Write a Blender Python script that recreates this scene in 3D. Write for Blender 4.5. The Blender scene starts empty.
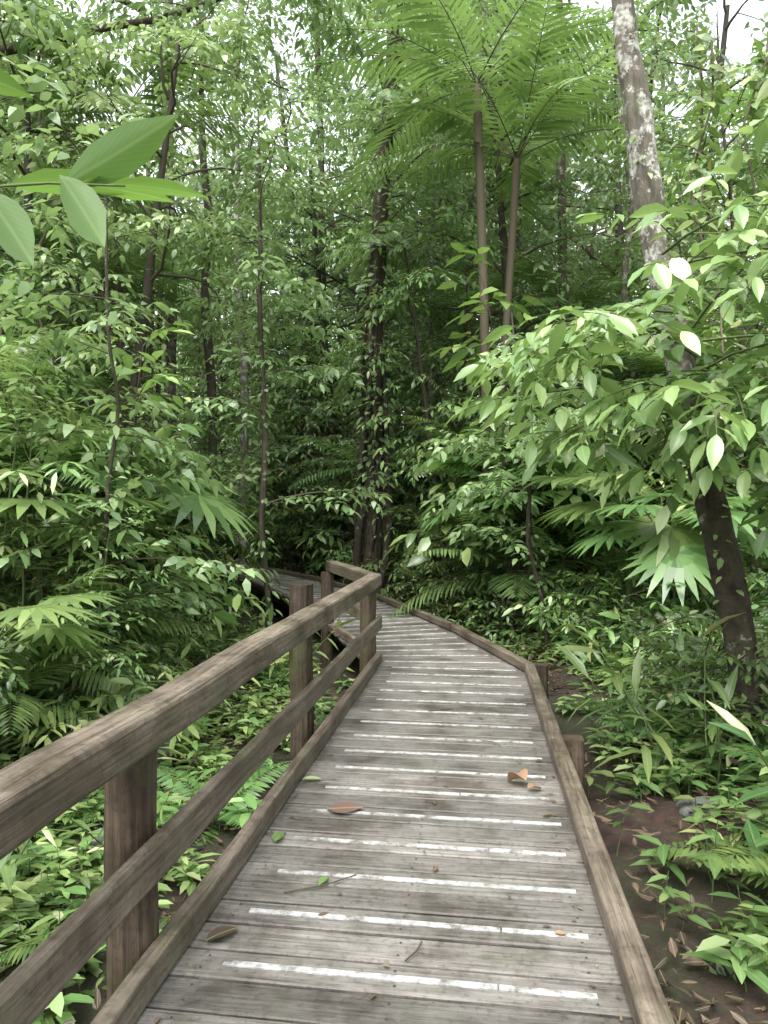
import bpy, bmesh, math, random, time
import numpy as np
from mathutils import Vector, noise, Euler
T0=time.time()
R = random.Random(11)
sc = bpy.context.scene
UP = Vector((0,0,1))
def V(*a): return Vector(a)
def g(s=1.0): return R.gauss(0,s)

# ---------------------------------------------------------------- mesh builder
class MB:
    def __init__(s):
        s.v=[]; s.f=[]; s.n=0; s.rnd=[]; s.uvw=[]; s.inst=[]; s.lv={}
    def add(s,V_,faces,mat,rnd,uvw,smooth=True,inst=.5):
        V_=np.asarray(V_,np.float32).reshape(-1,3); k=len(V_)
        s.v.append(V_)
        for F in faces:
            F=np.asarray(F,np.int32)
            if F.size: s.f.append((F+s.n,mat,smooth))
        s.rnd.append(np.broadcast_to(np.asarray(rnd,np.float32),(k,)))
        s.inst.append(np.broadcast_to(np.asarray(inst,np.float32),(k,)))
        s.uvw.append(np.broadcast_to(np.asarray(uvw,np.float32),(k,3)))
        s.n+=k
    def leaf(s,p,d,n,L,W,mat=0,lod=0,droop=.18,fold=.2,rnd=None):
        if rnd is None: rnd=R.random()
        s.lv.setdefault((mat,lod),[]).append((p[0],p[1],p[2],d[0],d[1],d[2],n[0],n[1],n[2],L,W,droop,fold,rnd))
    def flush(s):
        for (mat,lod),lst in s.lv.items():
            A=np.array(lst); m=len(A)
            if lod==0:
                T=np.array([[0,0],[-.5,.34],[.5,.34],[-.36,.7],[.36,.7],[0,1.]])
                tri=[[0,2,1],[3,4,5]]; quad=[[1,2,4,3]]
            elif lod==1:
                T=np.array([[0,0],[-.46,.3],[0,.3],[.46,.3],[-.4,.68],[0,.68],[.4,.68],[0,1.]])
                tri=[[0,2,1],[0,3,2],[4,5,7],[5,6,7]]; quad=[[1,2,5,4],[2,3,6,5]]
            else:
                ys=[.06,.18,.32,.47,.62,.76,.88,.95]; ws=[.12,.33,.46,.5,.46,.33,.16,.07]
                T=[[0,0]]
                for y,w in zip(ys,ws):
                    T+=[[-w,y],[-w*.5,y],[0,y],[w*.5,y],[w,y]]
                T+=[[0,1.]]; T=np.array(T)
                tri=[[0,2,1],[0,3,2],[0,4,3],[0,5,4]]; quad=[]
                for i in range(7):
                    a=1+i*5
                    for j in range(4): quad.append([a+j,a+j+1,a+j+6,a+j+5])
                a=1+35; e=len(T)-1
                tri+=[[a+j,a+j+1,e] for j in range(4)]
            D=A[:,3:6]; D=D/np.linalg.norm(D,axis=1)[:,None]
            S=np.cross(D,A[:,6:9]); S=S/(np.linalg.norm(S,axis=1)[:,None]+1e-9)
            N=np.cross(S,D)
            x=T[:,0][None]*A[:,10][:,None]; y=T[:,1][None]*A[:,9][:,None]
            z=-A[:,11][:,None]*A[:,9][:,None]*(T[:,1][None]**2)+A[:,12][:,None]*np.abs(x)
            if lod==2:
                z=z+A[:,10][:,None]*.05*np.sin(T[:,1][None]*22+A[:,13][:,None]*9)*np.abs(T[:,0])[None]*2
            P=A[:,None,0:3]+S[:,None,:]*x[...,None]+D[:,None,:]*y[...,None]+N[:,None,:]*z[...,None]
            k=len(T); off=(np.arange(m)*k)[:,None,None]
            tr=(np.array(tri)[None]+off).reshape(-1,3)
            qu=(np.array(quad)[None]+off).reshape(-1,4)
            uv=np.zeros((m,k,3)); uv[...,0]=T[:,0]; uv[...,1]=T[:,1]
            s.add(P.reshape(-1,3),[tr,qu],mat,np.repeat(A[:,13],k),uv.reshape(-1,3),lod>0)
        s.lv={}
    def freeze(s,mats):
        s.flush(); o={}
        o['V']=np.concatenate(s.v); o['rnd']=np.concatenate(s.rnd); o['uvw']=np.concatenate(s.uvw); o['mats']=mats
        d={}
        for F,m,q in s.f: d.setdefault((F.shape[1],m,q),[]).append(F)
        o['F']=[(np.concatenate(v),k[1],k[2]) for k,v in d.items()]
        return o
    def mesh(s,name,mats):
        s.flush()
        me=bpy.data.meshes.new(name)
        Vv=np.concatenate(s.v); me.vertices.add(len(Vv)); me.vertices.foreach_set('co',Vv.ravel())
        idx=np.concatenate([F.ravel() for F,_,_ in s.f])
        tot=np.concatenate([np.full(len(F),F.shape[1],np.int32) for F,_,_ in s.f])
        mi=np.concatenate([np.full(len(F),m,np.int32) for F,m,_ in s.f])
        sm=np.concatenate([np.full(len(F),q,bool) for F,_,q in s.f])
        me.loops.add(len(idx)); me.loops.foreach_set('vertex_index',idx.astype(np.int32))
        me.polygons.add(len(tot)); st=np.concatenate([[0],np.cumsum(tot)[:-1]])
        me.polygons.foreach_set('loop_start',st.astype(np.int32))
        me.polygons.foreach_set('material_index',mi)
        me.polygons.foreach_set('use_smooth',sm)
        a=me.attributes.new('rnd','FLOAT','POINT'); a.data.foreach_set('value',np.concatenate(s.rnd))
        a=me.attributes.new('inst','FLOAT','POINT'); a.data.foreach_set('value',np.concatenate(s.inst))
        a=me.attributes.new('uvw','FLOAT_VECTOR','POINT'); a.data.foreach_set('vector',np.concatenate(s.uvw).ravel())
        for m in mats: me.materials.append(m)
        me.update(calc_edges=True)
        return me

def tube(mb,pts,rad,sides,mat,rnd=None,rough=0.0):
    pts=[Vector(p) for p in pts]; n=len(pts); vs=[]; uv=[]
    if rnd is None: rnd=R.random()
    side=None; dist=0
    for i,p in enumerate(pts):
        t=(pts[min(i+1,n-1)]-pts[max(i-1,0)]).normalized()
        if side is None: side=t.cross(V(0.3,1,.1)).normalized()
        side=(side-t*side.dot(t)).normalized(); b=t.cross(side)
        if i: dist+=(p-pts[i-1]).length
        for k in range(sides):
            a=2*math.pi*k/sides; r=rad[i]
            if rough: r*=1+rough*(noise.noise(V(math.cos(a)*1.3+rnd*9,math.sin(a)*1.3,dist*.9))+.4*noise.noise(V(math.cos(a)*2.5+rnd*9,math.sin(a)*2.5,dist*4)))
            vs.append(p+side*(math.cos(a)*r)+b*(math.sin(a)*r)); uv.append((k/sides,dist,0))
    q=[]
    for i in range(n-1):
        for k in range(sides):
            k2=(k+1)%sides
            q.append((i*sides+k,i*sides+k2,(i+1)*sides+k2,(i+1)*sides+k))
    mb.add(vs,[q],mat,rnd,uv)

def smooth_path(pts,rad,sub=5):
    P=[Vector(p) for p in pts]; o=[];r=[]
    for i in range(len(P)-1):
        p0=P[max(i-1,0)];p1=P[i];p2=P[i+1];p3=P[min(i+2,len(P)-1)]
        for j in range(sub):
            t=j/sub
            o.append(.5*((2*p1)+(-p0+p2)*t+(2*p0-5*p1+4*p2-p3)*t*t+(-p0+3*p1-3*p2+p3)*t**3))
            r.append(rad[i]*(1-t)+rad[i+1]*t)
    o.append(P[-1]); r.append(rad[-1]); return o,r

# ---------------------------------------------------------------- materials
def newmat(name):
    m=bpy.data.materials.new(name); m.use_nodes=True; nt=m.node_tree
    for n in list(nt.nodes): nt.nodes.remove(n)
    return m,nt,nt.nodes,nt.links
def ramp(nd,stops,interp='LINEAR'):
    n=nd.new('ShaderNodeValToRGB'); n.color_ramp.interpolation=interp
    el=n.color_ramp.elements
    while len(el)<len(stops): el.new(0.5)
    for e,(p,c) in zip(el,stops): e.position=p; e.color=(*c,1) if len(c)==3 else c
    return n
def attr(nd,name):
    n=nd.new('ShaderNodeAttribute'); n.attribute_name=name; return n
def leaf_mat(name,stops,trans=(.16,.32,.04),tf=.32,rough=.32,spec=.75,veins=True):
    m,nt,nd,ln=newmat(name)
    a=attr(nd,'rnd'); rp=ramp(nd,stops); ln.new(a.outputs['Fac'],rp.inputs[0])
    oi=attr(nd,'inst')
    hs=nd.new('ShaderNodeHueSaturation'); hs.inputs['Saturation'].default_value=.93
    mr=nd.new('ShaderNodeMapRange'); mr.inputs[3].default_value=.65; mr.inputs[4].default_value=1.55
    ln.new(oi.outputs['Fac'],mr.inputs[0]); ln.new(mr.outputs[0],hs.inputs['Value'])
    mh=nd.new('ShaderNodeMapRange'); mh.inputs[3].default_value=.455; mh.inputs[4].default_value=.52
    mo=nd.new('ShaderNodeMath'); mo.operation='FRACT'; mm=nd.new('ShaderNodeMath'); mm.operation='MULTIPLY'; mm.inputs[1].default_value=17.3
    ln.new(oi.outputs['Fac'],mm.inputs[0]); ln.new(mm.outputs[0],mo.inputs[0]); ln.new(mo.outputs[0],mh.inputs[0]); ln.new(mh.outputs[0],hs.inputs['Hue'])
    ln.new(rp.outputs[0],hs.inputs['Color']); col=hs.outputs[0]
    if veins:
        u=attr(nd,'uvw'); sp=nd.new('ShaderNodeSeparateXYZ'); ln.new(u.outputs['Vector'],sp.inputs[0])
        ab=nd.new('ShaderNodeMath'); ab.operation='ABSOLUTE'; ln.new(sp.outputs[0],ab.inputs[0])
        v1=nd.new('ShaderNodeMapRange'); v1.inputs[1].default_value=.015; v1.inputs[2].default_value=.06; v1.inputs[3].default_value=.4; v1.inputs[4].default_value=0
        ln.new(ab.outputs[0],v1.inputs[0])
        w=nd.new('ShaderNodeMath'); w.operation='MULTIPLY_ADD'; w.inputs[1].default_value=-.9; ln.new(ab.outputs[0],w.inputs[0]); ln.new(sp.outputs[1],w.inputs[2])
        w2=nd.new('ShaderNodeMath'); w2.operation='MULTIPLY'; w2.inputs[1].default_value=62; ln.new(w.outputs[0],w2.inputs[0])
        w3=nd.new('ShaderNodeMath'); w3.operation='SINE'; ln.new(w2.outputs[0],w3.inputs[0])
        v2=nd.new('ShaderNodeMapRange'); v2.inputs[1].default_value=.82; v2.inputs[2].default_value=1; v2.inputs[3].default_value=0; v2.inputs[4].default_value=.18
        ln.new(w3.outputs[0],v2.inputs[0])
        va=nd.new('ShaderNodeMath'); va.operation='MAXIMUM'; ln.new(v1.outputs[0],va.inputs[0]); ln.new(v2.outputs[0],va.inputs[1])
        mx=nd.new('ShaderNodeMix'); mx.data_type='RGBA'; mx.inputs[7].default_value=(.3,.4,.16,1)
        ln.new(va.outputs[0],mx.inputs[0]); ln.new(col,mx.inputs[6]); col=mx.outputs[2]
    bs=nd.new('ShaderNodeBsdfPrincipled'); bs.inputs['Roughness'].default_value=rough
    bs.inputs['Specular IOR Level'].default_value=spec
    ln.new(col,bs.inputs['Base Color'])
    tr=nd.new('ShaderNodeBsdfTranslucent')
    mt=nd.new('ShaderNodeMix'); mt.data_type='RGBA'; mt.inputs[0].default_value=.6; mt.inputs[7].default_value=(*trans,1)
    ln.new(col,mt.inputs[6]); ln.new(mt.outputs[2],tr.inputs['Color'])
    ms=nd.new('ShaderNodeMixShader'); ms.inputs[0].default_value=tf
    ln.new(bs.outputs[0],ms.inputs[1]); ln.new(tr.outputs[0],ms.inputs[2])
    o=nd.new('ShaderNodeOutputMaterial'); ln.new(ms.outputs[0],o.inputs[0]); return m
def noise_tex(nd,ln,vec,scale,detail=5,rough=.6):
    n=nd.new('ShaderNodeTexNoise'); n.inputs['Scale'].default_value=scale; n.inputs['Detail'].default_value=detail; n.inputs['Roughness'].default_value=rough
    if vec: ln.new(vec,n.inputs['Vector'])
    return n
def mapping(nd,ln,vec,scale):
    m=nd.new('ShaderNodeMapping'); m.inputs['Scale'].default_value=scale; ln.new(vec,m.inputs['Vector']); return m.outputs[0]
def mixc(nd,ln,f,a,b,mode='MIX'):
    m=nd.new('ShaderNodeMix'); m.data_type='RGBA'; m.blend_type=mode
    for s,k in ((f,0),(a,6),(b,7)):
        if isinstance(s,(int,float)): m.inputs[k].default_value=s
        elif isinstance(s,tuple): m.inputs[k].default_value=(*s,1)
        else: ln.new(s,m.inputs[k])
    return m.outputs[2]
def flat_mat(name,c1,c2):
    m,nt,nd,ln=newmat(name); a=attr(nd,'rnd'); r=ramp(nd,[(0,c1),(1,c2)]); ln.new(a.outputs['Fac'],r.inputs[0])
    bs=nd.new('ShaderNodeBsdfPrincipled'); bs.inputs['Roughness'].default_value=.8; ln.new(r.outputs[0],bs.inputs['Base Color'])
    o=nd.new('ShaderNodeOutputMaterial'); ln.new(bs.outputs[0],o.inputs[0]); return m
def bark_mat(name,c1,c2,lichen,lf=.55,rough=.85,moss=.6,grad=None):
    m,nt,nd,ln=newmat(name)
    tc=nd.new('ShaderNodeTexCoord'); ob=tc.outputs['Object']
    n1=noise_tex(nd,ln,mapping(nd,ln,ob,(1,1,.25)),22,8,.65)
    r1=ramp(nd,[(.3,c1),(.7,c2)]); ln.new(n1.outputs[0],r1.inputs[0])
    n2=noise_tex(nd,ln,ob,5.5,6,.75); r2=ramp(nd,[(lf,(0,0,0)),(lf+.05,(1,1,1))]); ln.new(n2.outputs[0],r2.inputs[0])
    n3=noise_tex(nd,ln,ob,30,3); r3=ramp(nd,[(.4,(.25,.25,.25)),(.6,(1,1,1))]); ln.new(n3.outputs[0],r3.inputs[0])
    f=mixc(nd,ln,1.0,r2.outputs[0],r3.outputs[0],'MULTIPLY')
    c=mixc(nd,ln,f,r1.outputs[0],lichen)
    if grad:
        sp=nd.new('ShaderNodeSeparateXYZ'); ln.new(ob,sp.inputs[0]); mr=nd.new('ShaderNodeMapRange'); mr.inputs[1].default_value=grad[0]; mr.inputs[2].default_value=grad[1]
        ln.new(sp.outputs[2],mr.inputs[0]); 
        rd=ramp(nd,[(.35,(.018,.015,.011)),(.54,(.06,.048,.034)),(.6,(.07,.06,.04)),(.63,(.24,.25,.2))]); ln.new(n2.outputs[0],rd.inputs[0])
        c=mixc(nd,ln,mr.outputs[0],rd.outputs[0],c)
    n4=noise_tex(nd,ln,ob,1.7,4); r4=ramp(nd,[(.52,(0,0,0)),(.7,(moss,)*3)]); ln.new(n4.outputs[0],r4.inputs[0])
    c=mixc(nd,ln,r4.outputs[0],c,(.035,.06,.015))
    bs=nd.new('ShaderNodeBsdfPrincipled'); bs.inputs['Roughness'].default_value=rough; bs.inputs['Specular IOR Level'].default_value=.25
    ln.new(c,bs.inputs['Base Color'])
    bp=nd.new('ShaderNodeBump'); bp.inputs['Strength'].default_value=.8; bp.inputs['Distance'].default_value=.03
    ln.new(n1.outputs[0],bp.inputs['Height']); ln.new(bp.outputs[0],bs.inputs['Normal'])
    o=nd.new('ShaderNodeOutputMaterial'); ln.new(bs.outputs[0],o.inputs[0]); return m
def wood_mat(name,ca,cb,cdark,rough=.62,moss=.0,stain=1.0,grain=.8):
    m,nt,nd,ln=newmat(name)
    u=attr(nd,'uvw').outputs['Vector']; a=attr(nd,'rnd').outputs['Fac']
    n1=noise_tex(nd,ln,mapping(nd,ln,u,(1.3,26,26)),2.2,9,.62)
    r1=ramp(nd,[(.28,cdark),(.45,ca),(.72,cb)]); ln.new(n1.outputs[0],r1.inputs[0])
    n5=noise_tex(nd,ln,mapping(nd,ln,u,(2,90,90)),3,4,.6)
    r5=ramp(nd,[(.33,(.35,.33,.3)),(.47,(1,1,1))]); ln.new(n5.outputs[0],r5.inputs[0])
    c=mixc(nd,ln,grain,r1.outputs[0],r5.outputs[0],'MULTIPLY')
    mr=nd.new('ShaderNodeMapRange'); mr.inputs[3].default_value=.7; mr.inputs[4].default_value=1.22; ln.new(a,mr.inputs[0])
    hs=nd.new('ShaderNodeHueSaturation'); ln.new(mr.outputs[0],hs.inputs['Value']); ln.new(c,hs.inputs['Color']); c=hs.outputs[0]
    ge=nd.new('ShaderNodeNewGeometry'); po=ge.outputs['Position']
    n2=noise_tex(nd,ln,po,2.2,6,.7); r2=ramp(nd,[(.38,(.4,.37,.34)),(.56,(1,1,1))]); ln.new(n2.outputs[0],r2.inputs[0])
    c=mixc(nd,ln,.85*stain,c,r2.outputs[0],'MULTIPLY')
    n6=noise_tex(nd,ln,po,38,3,.6); r6=ramp(nd,[(.36,(.45,.43,.4)),(.46,(1,1,1))]); ln.new(n6.outputs[0],r6.inputs[0])
    c=mixc(nd,ln,.5,c,r6.outputs[0],'MULTIPLY')
    if moss:
        n3=noise_tex(nd,ln,po,3.3,6,.7); r3=ramp(nd,[(.5,(0,0,0)),(.68,(moss,)*3)]); ln.new(n3.outputs[0],r3.inputs[0])
        c=mixc(nd,ln,r3.outputs[0],c,(.07,.1,.03))
    bs=nd.new('ShaderNodeBsdfPrincipled'); ln.new(c,bs.inputs['Base Color'])
    rr=ramp(nd,[(.35,(rough-.2,)*3),(.6,(rough+.12,)*3)]); ln.new(n2.outputs[0],rr.inputs[0]); ln.new(rr.outputs[0],bs.inputs['Roughness'])
    bs.inputs['Specular IOR Level'].default_value=.35
    bp=nd.new('ShaderNodeBump'); bp.inputs['Strength'].default_value=.5; bp.inputs['Distance'].default_value=.004
    ln.new(n5.outputs[0],bp.inputs['Height']); b2=nd.new('ShaderNodeBump'); b2.inputs['Strength'].default_value=.4; b2.inputs['Distance'].default_value=.006
    ln.new(n1.outputs[0],b2.inputs['Height']); ln.new(bp.outputs[0],b2.inputs['Normal']); ln.new(b2.outputs[0],bs.inputs['Normal'])
    o=nd.new('ShaderNodeOutputMaterial'); ln.new(bs.outputs[0],o.inputs[0]); return m

M_leaf=leaf_mat('leaf_broad',[(0,(.035,.09,.024)),(.4,(.072,.16,.04)),(.8,(.14,.245,.065)),(.95,(.23,.34,.1)),(.985,(.38,.4,.17)),(1,(.3,.2,.06))],tf=.31,trans=(.23,.39,.06))
M_leafB=leaf_mat('leaf_bright',[(0,(.09,.185,.045)),(.5,(.16,.28,.075)),(.9,(.27,.39,.13)),(.97,(.37,.46,.2)),(1,(.56,.56,.34))],tf=.34,trans=(.31,.47,.1))
M_leafN=leaf_mat('leaf_backlit',[(0,(.06,.14,.028)),(1,(.11,.22,.042))],tf=.5,trans=(.17,.31,.04),rough=.45,spec=.5)
M_leafF=leaf_mat('leaf_canopy',[(0,(.06,.12,.04)),(.5,(.125,.22,.07)),(1,(.25,.36,.15))],tf=.36,trans=(.33,.48,.14),rough=.4,veins=False)  # canopy greens paled and greyed: some of the haze is put into the colour
M_leafX=leaf_mat('leaf_hazed_canopy',[(0,(.13,.2,.09)),(.5,(.22,.31,.15)),(1,(.34,.43,.25))],tf=.38,trans=(.42,.54,.25),rough=.45,veins=False)  # far trees paler still: distance haze painted into leaf colour, no mist volume
M_fern=leaf_mat('leaf_fern',[(0,(.045,.13,.03)),(1,(.14,.27,.06))],tf=.33,veins=False)
M_palm=leaf_mat('leaf_palm',[(0,(.05,.12,.032)),(1,(.16,.28,.08))],tf=.33,rough=.33,veins=False,trans=(.25,.42,.08))
M_dead=leaf_mat('leaf_litter',[(0,(.028,.015,.011)),(.5,(.058,.03,.021)),(.85,(.095,.055,.034)),(1,(.17,.12,.07))],trans=(.2,.1,.04),tf=.06,rough=.6,spec=.4)
M_twig=flat_mat('twig_bark',(.035,.028,.018),(.1,.08,.05))
M_gtwig=flat_mat('green_twig',(.04,.08,.02),(.1,.12,.04))
M_barkD=bark_mat('bark_dark',(.025,.02,.015),(.09,.072,.052),(.25,.26,.21),.57)
M_barkL=bark_mat('bark_pale',(.07,.06,.048),(.2,.18,.14),(.45,.46,.4),.5)
M_barkH=bark_mat('bark_lichen',(.06,.052,.04),(.18,.155,.125),(.5,.5,.44),.49,moss=.35,grad=(2.1,3.1))
M_deck=wood_mat('weathered_decking',(.15,.141,.125),(.235,.222,.2),(.072,.066,.057),grain=.6,moss=.12)
M_rail=wood_mat('weathered_rail',(.135,.11,.082),(.235,.195,.15),(.06,.046,.033),moss=.28,grain=.7)
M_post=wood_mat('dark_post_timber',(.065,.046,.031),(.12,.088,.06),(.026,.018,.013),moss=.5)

# ---------------------------------------------------------------- foliage generators
def leaves_on(mb,pts,LL,wr,mat,lod,start=0.0,droop=.2,sp=.42,jit=.45):
    tot=sum((pts[i+1]-pts[i]).length for i in range(len(pts)-1))
    if tot<1e-4: return
    step=LL*sp; s=tot*start+step*.5; sg=R.choice((-1,1)); 
    while s<tot:
        a=s;i=0
        while i<len(pts)-2 and a>(pts[i+1]-pts[i]).length: a-=(pts[i+1]-pts[i]).length;i+=1
        sv=pts[i+1]-pts[i]; t=sv.normalized(); p=pts[i]+t*min(a,sv.length)
        side=t.cross(UP)
        if side.length<.15: side=V(g(),g(),0)
        side.normalize()
        if abs(t.z)>.75:
            an=s/step*2.4; side=V(math.cos(an),math.sin(an),0)
            d=side*.9+t*.3+V(0,0,-.25*R.random())
        else: d=t*(.3+.5*R.random())+side*sg*.85+V(g(.15),g(.15),-.2+g(.28))
        n=UP+V(g(jit),g(jit),0)
        f=.55+.7*R.random()
        if R.random()>.07: mb.leaf(p,d,n,LL*f,LL*f*wr*(.8+.4*R.random()),mat,lod,droop*(.3+1.5*R.random()),.1+.35*R.random())
        sg=-sg; s+=step*(.7+.6*R.random())
    t=(pts[-1]-pts[-2]).normalized()
    mb.leaf(pts[-1],t+V(g(.15),g(.15),-.25*R.random()),UP+V(g(.3),g(.3),0),LL,LL*wr,mat,lod,droop,.2)
def bend(p,d,length,n,droop,jit=.1):
    pts=[p.copy()]; d=d.normalized()
    for i in range(n):
        d=(d+V(g(jit),g(jit),-droop/n+g(jit*.6))).normalized(); pts.append(pts[-1]+d*(length/n))
    return pts
def spray(mb,p,d,length,LL,wr,mat=0,lod=0,wood=1,droop=.35,dens=1.0,r0=None,jit=.45,tw=True):
    p=Vector(p); d=Vector(d); pts=bend(p,d,length,5,droop)
    r0=r0 or max(.003,length*.008)
    tube(mb,pts,[r0*(1-.15*i) for i in range(6)],3 if lod==0 else 5,wood)
    k=max(2,int(length/(LL*.95)*dens)); sg=R.choice((-1,1))
    for j in range(k):
        t=.12+.85*(j+.5*R.random())/k; x=min(t*5,4.999); i=int(x)
        b=pts[i].lerp(pts[i+1],x-i); td=(pts[i+1]-pts[i]).normalized()
        side=td.cross(UP)
        if side.length<.2: side=V(g(),g(),0)
        side.normalize()
        sd=td*(.55+.3*R.random())+side*sg*.8+V(0,0,g(.22)+.05)
        tl=length*(.5*(1-t)+.16)*(.7+.6*R.random())
        tp=bend(b,sd,tl,3,droop*.9,.12)
        if tw: tube(mb,tp,[r0*.45,r0*.35,r0*.3,r0*.2],3,wood)
        leaves_on(mb,tp,LL,wr,mat,lod,.1,jit=jit); sg=-sg
    leaves_on(mb,pts,LL,wr,mat,lod,.45,jit=jit)
def stem_path(h,lean=.06,n=7):
    pts=[V(0,0,-.15)]; dx,dy=g(lean),g(lean)
    for i in range(1,n+1):
        dx+=g(lean*.5);dy+=g(lean*.5)
        pts.append(V(pts[-1].x+dx*h/n,pts[-1].y+dy*h/n,h*i/n))
    return pts
def at(pts,t):
    x=min(max(t,0)*(len(pts)-1),len(pts)-1.001); i=int(x); return pts[i].lerp(pts[i+1],x-i)
def make_sapling(h,LL,wr,ns,slen,start=.25,lod=1,mat=0,tr=.014):
    mb=MB(); pts=stem_path(h); tube(mb,pts,[tr*(1.1-.9*i/len(pts)) for i in range(len(pts))],6,1)
    for i in range(ns):
        t=start+(1-start)*(i+.5*R.random())/ns; a=i*2.4+g(.4)
        el=.15+.6*t+g(.25)
        spray(mb,at(pts,t),V(math.cos(a),math.sin(a),el),slen*(1.15-.75*t)*(.6+.8*R.random()),LL,wr,mat,lod,1,.5)
    spray(mb,pts[-1],V(g(.3),g(.3),1),slen*.5,LL,wr,mat,lod,1,.3)
    return mb
def make_shrub(h,LL,wr,nst,lod=1,mat=0):
    mb=MB()
    for s in range(nst):
        a=s*6.28/nst+g(.4); d=V(math.cos(a)*.5,math.sin(a)*.5,1.0)
        pts=bend(V(g(.05),g(.05),-.1),d,h*(.7+.5*R.random()),5,.25)
        tube(mb,pts,[.009,.008,.007,.006,.004,.003],4,1)
        for i in range(5):
            t=.25+.75*(i+R.random()*.5)/5; a2=R.random()*6.28
            spray(mb,at(pts,t),V(math.cos(a2),math.sin(a2),.35),h*.42*(.7+.6*R.random()),LL,wr,mat,lod,1,.5)
        leaves_on(mb,pts,LL,wr,mat,lod,.3)
    return mb
def make_tree(h,ns,LL,wr,start=.2,tr=.13,reach=2.2,lod=0,mat=0,tw=False,sl=1.15):
    mb=MB(); pts=stem_path(h,.03,10); pts,rr=smooth_path(pts,[tr*(1.15-.85*i/10) for i in range(11)],2)
    tube(mb,pts,rr,8,1,rough=.25)
    nl=ns//4
    for i in range(nl):
        t=start+(1-start)*(i+.6*R.random())/nl; a=R.random()*6.28
        rl=reach*(1.1-.5*abs(t-.55)*2)*(.5+.7*R.random())
        lp=bend(at(pts,t),V(math.cos(a),math.sin(a),.35+.6*R.random()),rl,5,.45,.16)
        lr=tr*.28; tube(mb,lp,[lr,lr*.8,lr*.65,lr*.5,lr*.35,lr*.2],4,1)
        for j in range(4):
            q=at(lp,.3+.7*(j+.7)/4); a2=a+g(1.0)
            spray(mb,q,V(math.cos(a2),math.sin(a2),.25+g(.4)),sl*(.7+.6*R.random()),LL,wr,mat,lod,1,.55,jit=.6,tw=tw)
    return mb
def frond(mb,p,d,length,n,ll,lw,mat,lod,droop=.9,wood=1,r=.006,ang=.75,dr2=.25):
    pts=bend(p,d,length,9,droop,.02); tube(mb,pts,[r*(1-.09*i) for i in range(10)],4,wood)
    for i in range(n):
        t=.14+.86*i/(n-1); q=at(pts,t); x=min(int(t*9),8); td=(pts[x+1]-pts[x]).normalized()
        side=td.cross(UP); side.normalize(); nn=side.cross(td)
        f=math.sin(math.pi*min(1,(.12+t*.86)))**.6*(1.05-.25*t)
        for sg in (-1,1):
            dd=td*ang+side*sg+V(0,0,-.12+g(.06))
            mb.leaf(q,dd,nn+V(g(.08),g(.08),0),ll*max(f,.12),lw*(.6+.4*f),mat,lod,dr2,.15)
def make_palm(h,nf,fl,ll=.42,lw=.035,tr=.035):
    mb=MB(); pts=stem_path(max(h,.1),.03,5); tube(mb,pts,[tr]*6,7,1)
    for i in range(nf):
        a=i*2.4+g(.2); e=1.5-1.3*i/nf
        frond(mb,pts[-1],V(math.cos(a),math.sin(a),e),fl*(.8+.35*R.random()),26,ll,lw,0,0,1.0,1,.009)
    return mb
def make_fan(h,nf,rad):   # fan palm: pleated segments radiating from each petiole tip
    mb=MB(); pts=stem_path(max(h,.1),.03,5); tube(mb,pts,[.03]*6,7,1)
    for i in range(nf):
        a=i*2.4+g(.2); e=1.3-1.1*i/nf; out=V(math.cos(a),math.sin(a),e).normalized()
        pt=bend(pts[-1],out,rad*1.3*(.7+.5*R.random()),5,.35,.03); tube(mb,pt,[.007]*6,4,1)
        t=(pt[-1]-pt[-2]).normalized(); side=t.cross(UP).normalized(); n=side.cross(t); n=(n+t*.5).normalized(); t2=side.cross(n)*-1
        if t2.dot(t)<0: t2=-t2
        for k in range(19):
            b=math.radians(-140+280*k/18); d=t2*math.cos(b)+side*math.sin(b)
            mb.leaf(pt[-1],d,n+V(g(.05),g(.05),0),rad*(.8+.2*math.cos(b))*(.9+.15*R.random()),rad*.17,0,0,.22,.3)
    return mb
def make_fern(nf,fl):
    mb=MB()
    for i in range(nf):
        a=i*2.4+g(.2); e=1.3-1.0*i/nf
        frond(mb,V(0,0,0),V(math.cos(a),math.sin(a),e),fl*(.75+.4*R.random()),26,fl*.2,fl*.034,0,0,1.0,1,.003,.35,.1)
    return mb
def make_lance(ns,h,LL,wr=.2,mat=0,lod=1):
    mb=MB()
    for s in range(ns):
        a=R.random()*6.28; pts=bend(V(g(.08),g(.08),-.1),V(math.cos(a)*.45,math.sin(a)*.45,1),h*(.6+.6*R.random()),5,.5)
        tube(mb,pts,[.008,.007,.006,.005,.004,.003],4,1)
        leaves_on(mb,pts,LL,wr,mat,lod,.15,.35,.3,.25)
    return mb
def make_rosette(n,LL,wr):
    mb=MB()
    for i in range(n):
        a=i*2.4+g(.2); e=1.6-1.3*i/n
        mb.leaf((0,0,0),V(math.cos(a),math.sin(a),e),UP*.5+V(math.cos(a),math.sin(a),0)*-.6,LL*(.7+.4*R.random()),LL*wr,0,2,.45,.25)
    tube(mb,[V(0,0,-.1),V(0,0,.03)],[.03,.02],5,1)
    return mb
def make_ground(n,size,hmax,LL,wr,lod=1):
    mb=MB()
    for s in range(n):
        x,y=R.uniform(-size,size),R.uniform(-size,size); h=hmax*(.25+.8*R.random())
        pts=bend(V(x,y,-.05),V(g(.25),g(.25),1),h+.05,3,.1); tube(mb,pts,[.003,.003,.002,.002],3,1)
        k=R.randint(4,8); f=.6+.8*R.random()
        for j in range(k):
            a=j*2.4+g(.3); q=at(pts,.5+.5*j/k)
            mb.leaf(q,V(math.cos(a),math.sin(a),.3-.25*R.random()),UP+V(g(.2),g(.2),0),LL*f*(.7+.5*R.random()),LL*f*wr,0,lod,.3,.2)
    return mb
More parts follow.
